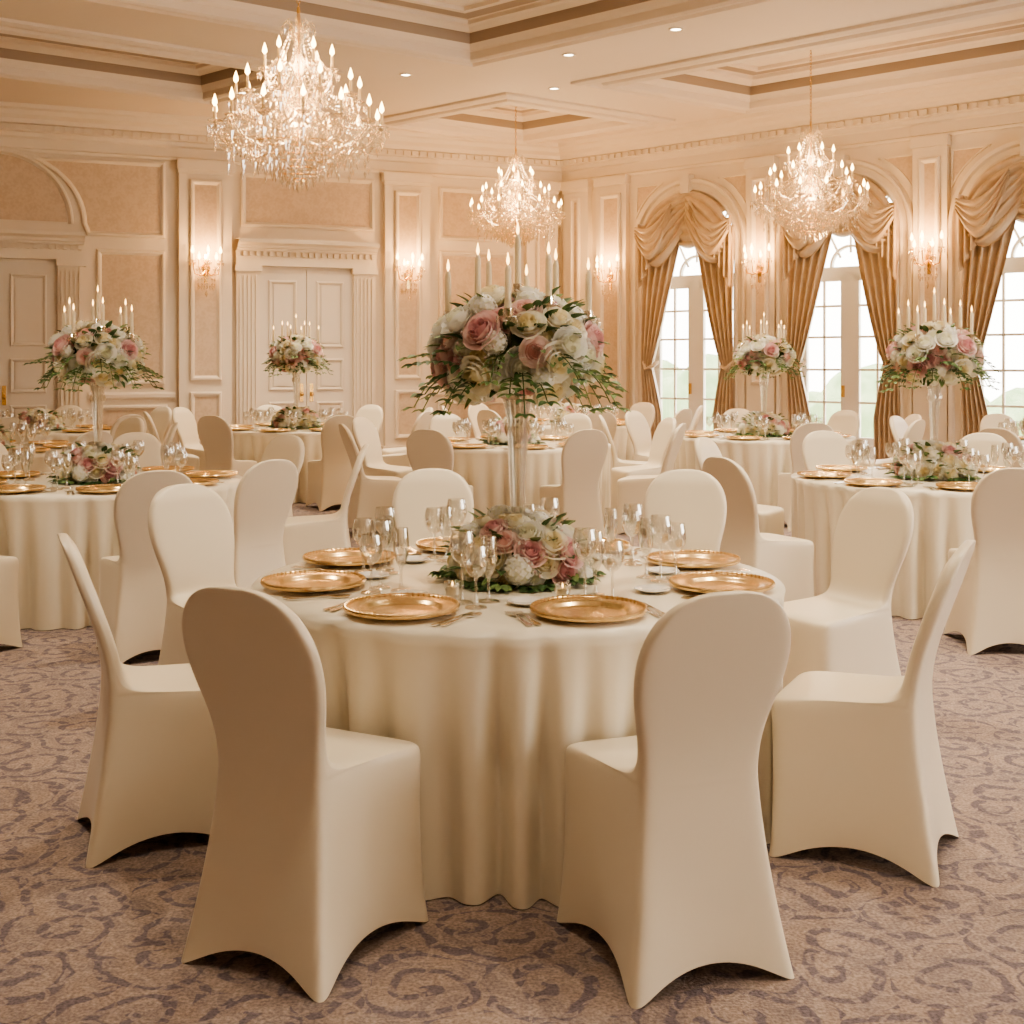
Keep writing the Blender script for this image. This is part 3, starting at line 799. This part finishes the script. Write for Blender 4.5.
for i,(x,y,tl,rz,sc) in enumerate(bg):
    table(x,y,i%2,rz*1.7); centerpiece(x,y,rz,sc if sc else 1,bool(tl))
    for k,(nm,me) in sets.items(): obj(nm,me,(x,y,TH+.001),rz+.2)
for x,y,fx,fy in ((-1.90,6.38,-.45,.88),(-2.85,6.36,.35,.9),(-1.28,7.95,-1,-.1),
                  (1.46,7.12,.85,.5),(2.58,6.56,.08,1)):
    chair(x,y,fx,fy)
random.seed(21)
for i,(x,y,tl,rz,sc) in enumerate(bg):
    off=random.uniform(0,.7)
    if i==2: off=math.radians(22)
    for k in range(8):
        a=off+k*pi/4+random.uniform(-.06,.06); r=1.24+random.uniform(0,.10)
        cx,cy=x+r*cos(a),y+r*sin(a)
        if min(math.hypot(cx-p,cy-q) for p,q in chairs)<.60: continue
        if any(math.hypot(cx-p,cy-q)<1.22 for p,q in tables): continue
        if (Vector((cx,cy,0))-K).dot(nL)<.5 or (Vector((cx,cy,0))-K).dot(nR)<.55: continue
        f=Vector((-cos(a),-sin(a))); j=random.uniform(-.12,.12)
        chair(cx,cy,f.x*cos(j)-f.y*sin(j),f.x*sin(j)+f.y*cos(j))

# ---------------------------------------------------------------- chandelier
def chand():
    mb=MB(); random.seed(4)
    C='crystal'
    mb.lathe([(.001,.16),(.05,.18),(.09,.24),(.05,.28),(.03,.32),(.06,.38),(.10,.42),(.05,.46),(.025,.52),(.045,.60),(.07,.66),(.04,.72),(.02,.80),(.05,.88),(.03,.95),(.02,1.02),(.06,1.10),(.03,1.16),(.012,1.25)],12,C)
    mb.tube([(0,0,.2),(0,0,1.3)],.012,6,'brass')
    def strand(p,q,sag,n,sz,el=1.2):
        p=Vector(p);q=Vector(q)
        for i in range(n+1):
            t=i/n; c=p.lerp(q,t); c.z-=sag*4*t*(1-t)
            mb.octa(c,sz,sz*el,C)
    tiers=[(14,.60,.42,.40,0),(10,.44,.62,.58,.2),(6,.24,.84,.80,.1)]
    for n,R,zt,z0,o in tiers:
        tips=[]
        for k in range(n):
            a=o+2*pi*k/n; ca,sa=cos(a),sin(a)
            path=[(.04,z0),(R*.28,z0-.10),(R*.55,z0-.15),(R*.82,z0-.11),(R*.97,z0-.02),(R,zt)]
            mb.tube([(r*ca,r*sa,z) for r,z in path],.0095,6,C)
            x,y=R*ca,R*sa; tips.append((x,y,zt))
            X=T(x,y,zt)
            mb.lathe([(.001,-.02),(.015,-.01),(.045,.005),(.055,.014),(.015,.008),(.016,.03)],10,C,X)
            mb.lathe([(.011,.02),(.011,.11),(.001,.112)],8,'candle',X)
            mb.lathe([(.001,.110),(.018,.132),(.016,.155),(.001,.20)],6,'bulb',X)
            for j in range(7):
                b=j*2*pi/7+a; mb.octa((x+.05*cos(b),y+.05*sin(b),zt-.03),.011,.034,C,up=.3)
            mb.octa((x,y,zt-.10),.016,.05,C,up=.3)
            for t in (.3,.48,.66,.84):
                r=R*t; mb.octa((r*ca,r*sa,z0-.19),.013,.038,C,up=.3)
                mb.octa((r*ca,r*sa,z0-.27),.012,.034,C,up=.3)
                a2=a+pi/n; mb.octa((r*cos(a2),r*sin(a2),z0-.16),.012,.036,C,up=.3)
        for k in range(n):
            strand(tips[k],tips[(k+1)%n],.07,10,.010)
            strand(tips[k],tips[(k+1)%n],.12,12,.009)
    for k in range(12):
        a=2*pi*k/12; strand((.06*cos(a),.06*sin(a),1.14),(.23*cos(a),.23*sin(a),.84),.06,16,.010)
        strand((.05*cos(a),.05*sin(a),.92),(.42*cos(a+.2),.42*sin(a+.2),.62),.10,20,.010)
        strand((.04*cos(a),.04*sin(a),.70),(.58*cos(a),.58*sin(a),.43),.12,24,.010)
        strand((.58*cos(a),.58*sin(a),.40),(.30*cos(a),.30*sin(a),.20),.06,12,.010)
    for r,z,n in ((.38,.27,34),(.34,.23,32),(.29,.18,28),(.24,.14,24),(.18,.10,20),(.12,.06,13),(.07,.03,8)):
        for k in range(n):
            a=2*pi*k/n+r*9; mb.octa((r*cos(a),r*sin(a),z),.015,.042,C,up=.3)
        mb.tube([(r*cos(2*pi*k/24),r*sin(2*pi*k/24),z+.02) for k in range(25)],.003,4,'brass')
    mb.octa((0,0,.0),.03,.045,C)
    for k in range(8):
        a=k*pi/4; mb.tube([(.02*cos(a),.02*sin(a),1.12),(.09*cos(a),.09*sin(a),1.2),(.12*cos(a),.12*sin(a),1.15)],.006,5,C); mb.octa((.12*cos(a),.12*sin(a),1.12),.011,.03,C,up=.3)
    return mb.mesh('chandelier_body',False)
CB=chand()
for x,y,zb,zt,rz in ((-1.54,8.87,2.76,H+RT,0),(.05,16.2,3.02,H+RT,.3),(3.28,13.5,2.84,H+RT,.7)):
    e=empty('crystal_chandelier',(x,y,zb),rz,1.0)
    obj('chandelier_body',CB,parent=e)
    cm=MB(); L=zt-zb
    cm.lathe([(.07,L),(.07,L-.015),(.05,L-.05),(.01,L-.07)],16,'brass')
    z=1.25; k=0
    while z<L-.06:
        X=T(0,0,z)@RZ(k*pi/2)
        cm.tube([(.012*cos(t),0,.02+.022*sin(t)) for t in [i*2*pi/8 for i in range(9)]],.003,5,'brass',X); z+=.036; k+=1
    obj('chain_and_canopy',cm.mesh('chain'),parent=e)
    for dz,en in ((.55,44),(.90,34)):
        l=bpy.data.lights.new('cl','POINT'); l.energy=en; l.color=(1,.68,.37); l.shadow_soft_size=.15
        obj('chandelier_lamp',l,(.0,.0,dz),parent=e)
# sconces
def sconce():
    mb=MB(); C='crystal'
    X=Matrix.Rotation(pi/2,4,'X')
    mb.lathe([(.001,.03),(.03,.028),(.05,.015),(.06,.0)],16,'brass',X)
    mb.box((-.02,-.015,-.18),(.02,0,.16),'brass')
    for a in (-70,-35,0,35,70):
        t=math.radians(a); dx,dy=sin(t),-cos(t); R=.17
        zt=.08 if abs(a) in (0,70) else .0
        mb.tube([(0,-.02,-.02),(dx*R*.4,-.02+dy*R*.4,-.09),(dx*R*.85,-.02+dy*R*.85,-.07),(dx*R,-.02+dy*R,zt)],.006,6,'brass')
        Y=T(dx*R,-.02+dy*R,zt)
        mb.lathe([(.001,-.01),(.035,.004),(.038,.01),(.012,.01)],10,C,Y); mb.lathe([(.01,.0),(.01,.09),(.001,.09)],8,'candle',Y)
        mb.lathe([(.001,.09),(.018,.11),(.016,.135),(.001,.18)],6,'bulb',Y)
        for j in range(6):
            b=j*pi/3; mb.octa((dx*R+.034*cos(b),-.02+dy*R+.034*sin(b),zt-.025),.008,.025,C,up=.3)
        for z in (-.13,-.19): mb.octa((dx*R*.6,-.02+dy*R*.6,z),.012,.032,C,up=.3)
    for k in range(9):
        a=pi*k/8; mb.octa((.09*cos(a),-.02-.09*sin(a),-.22),.012,.034,C,up=.3)
    mb.octa((0,-.06,-.30),.02,.04,C)
    return mb.mesh('sconce',False)
SC=sconce()
for F,s,d,nn in ((FL,5.33,.10,nL),(FL,2.48,.10,nL),(FR,1.0,.09,nR),(FR,3.485,.09,nR),(FR,5.80,.09,nR),(FR,8.1,.09,nR)):
    p=F(s,2.76,d); rz=math.atan2(nn.y,nn.x)+pi/2
    o=obj('crystal_wall_sconce',SC,p,rz,1.15)
    l=bpy.data.lights.new('sl','POINT'); l.energy=34; l.color=(1,.57,.24); l.shadow_soft_size=.06
    obj('sconce_lamp',l,(0,-.2,.18),parent=o)

# ---------------------------------------------------------------- world + daylight
wd=bpy.data.worlds.new('World'); scene.world=wd; wd.use_nodes=True
bgn=wd.node_tree.nodes['Background']; bgn.inputs[0].default_value=(1,.95,.88,1); bgn.inputs[1].default_value=10.0

# ---------------------------------------------------------------- camera
cam=bpy.data.cameras.new('camera'); co=obj('camera',cam,(0,0,1.5)); co.rotation_euler=(pi/2,0,0)
cam.sensor_width=36; cam.lens=36*1230/1024; cam.shift_y=-(512-362)/1024; cam.clip_end=200
scene.camera=co
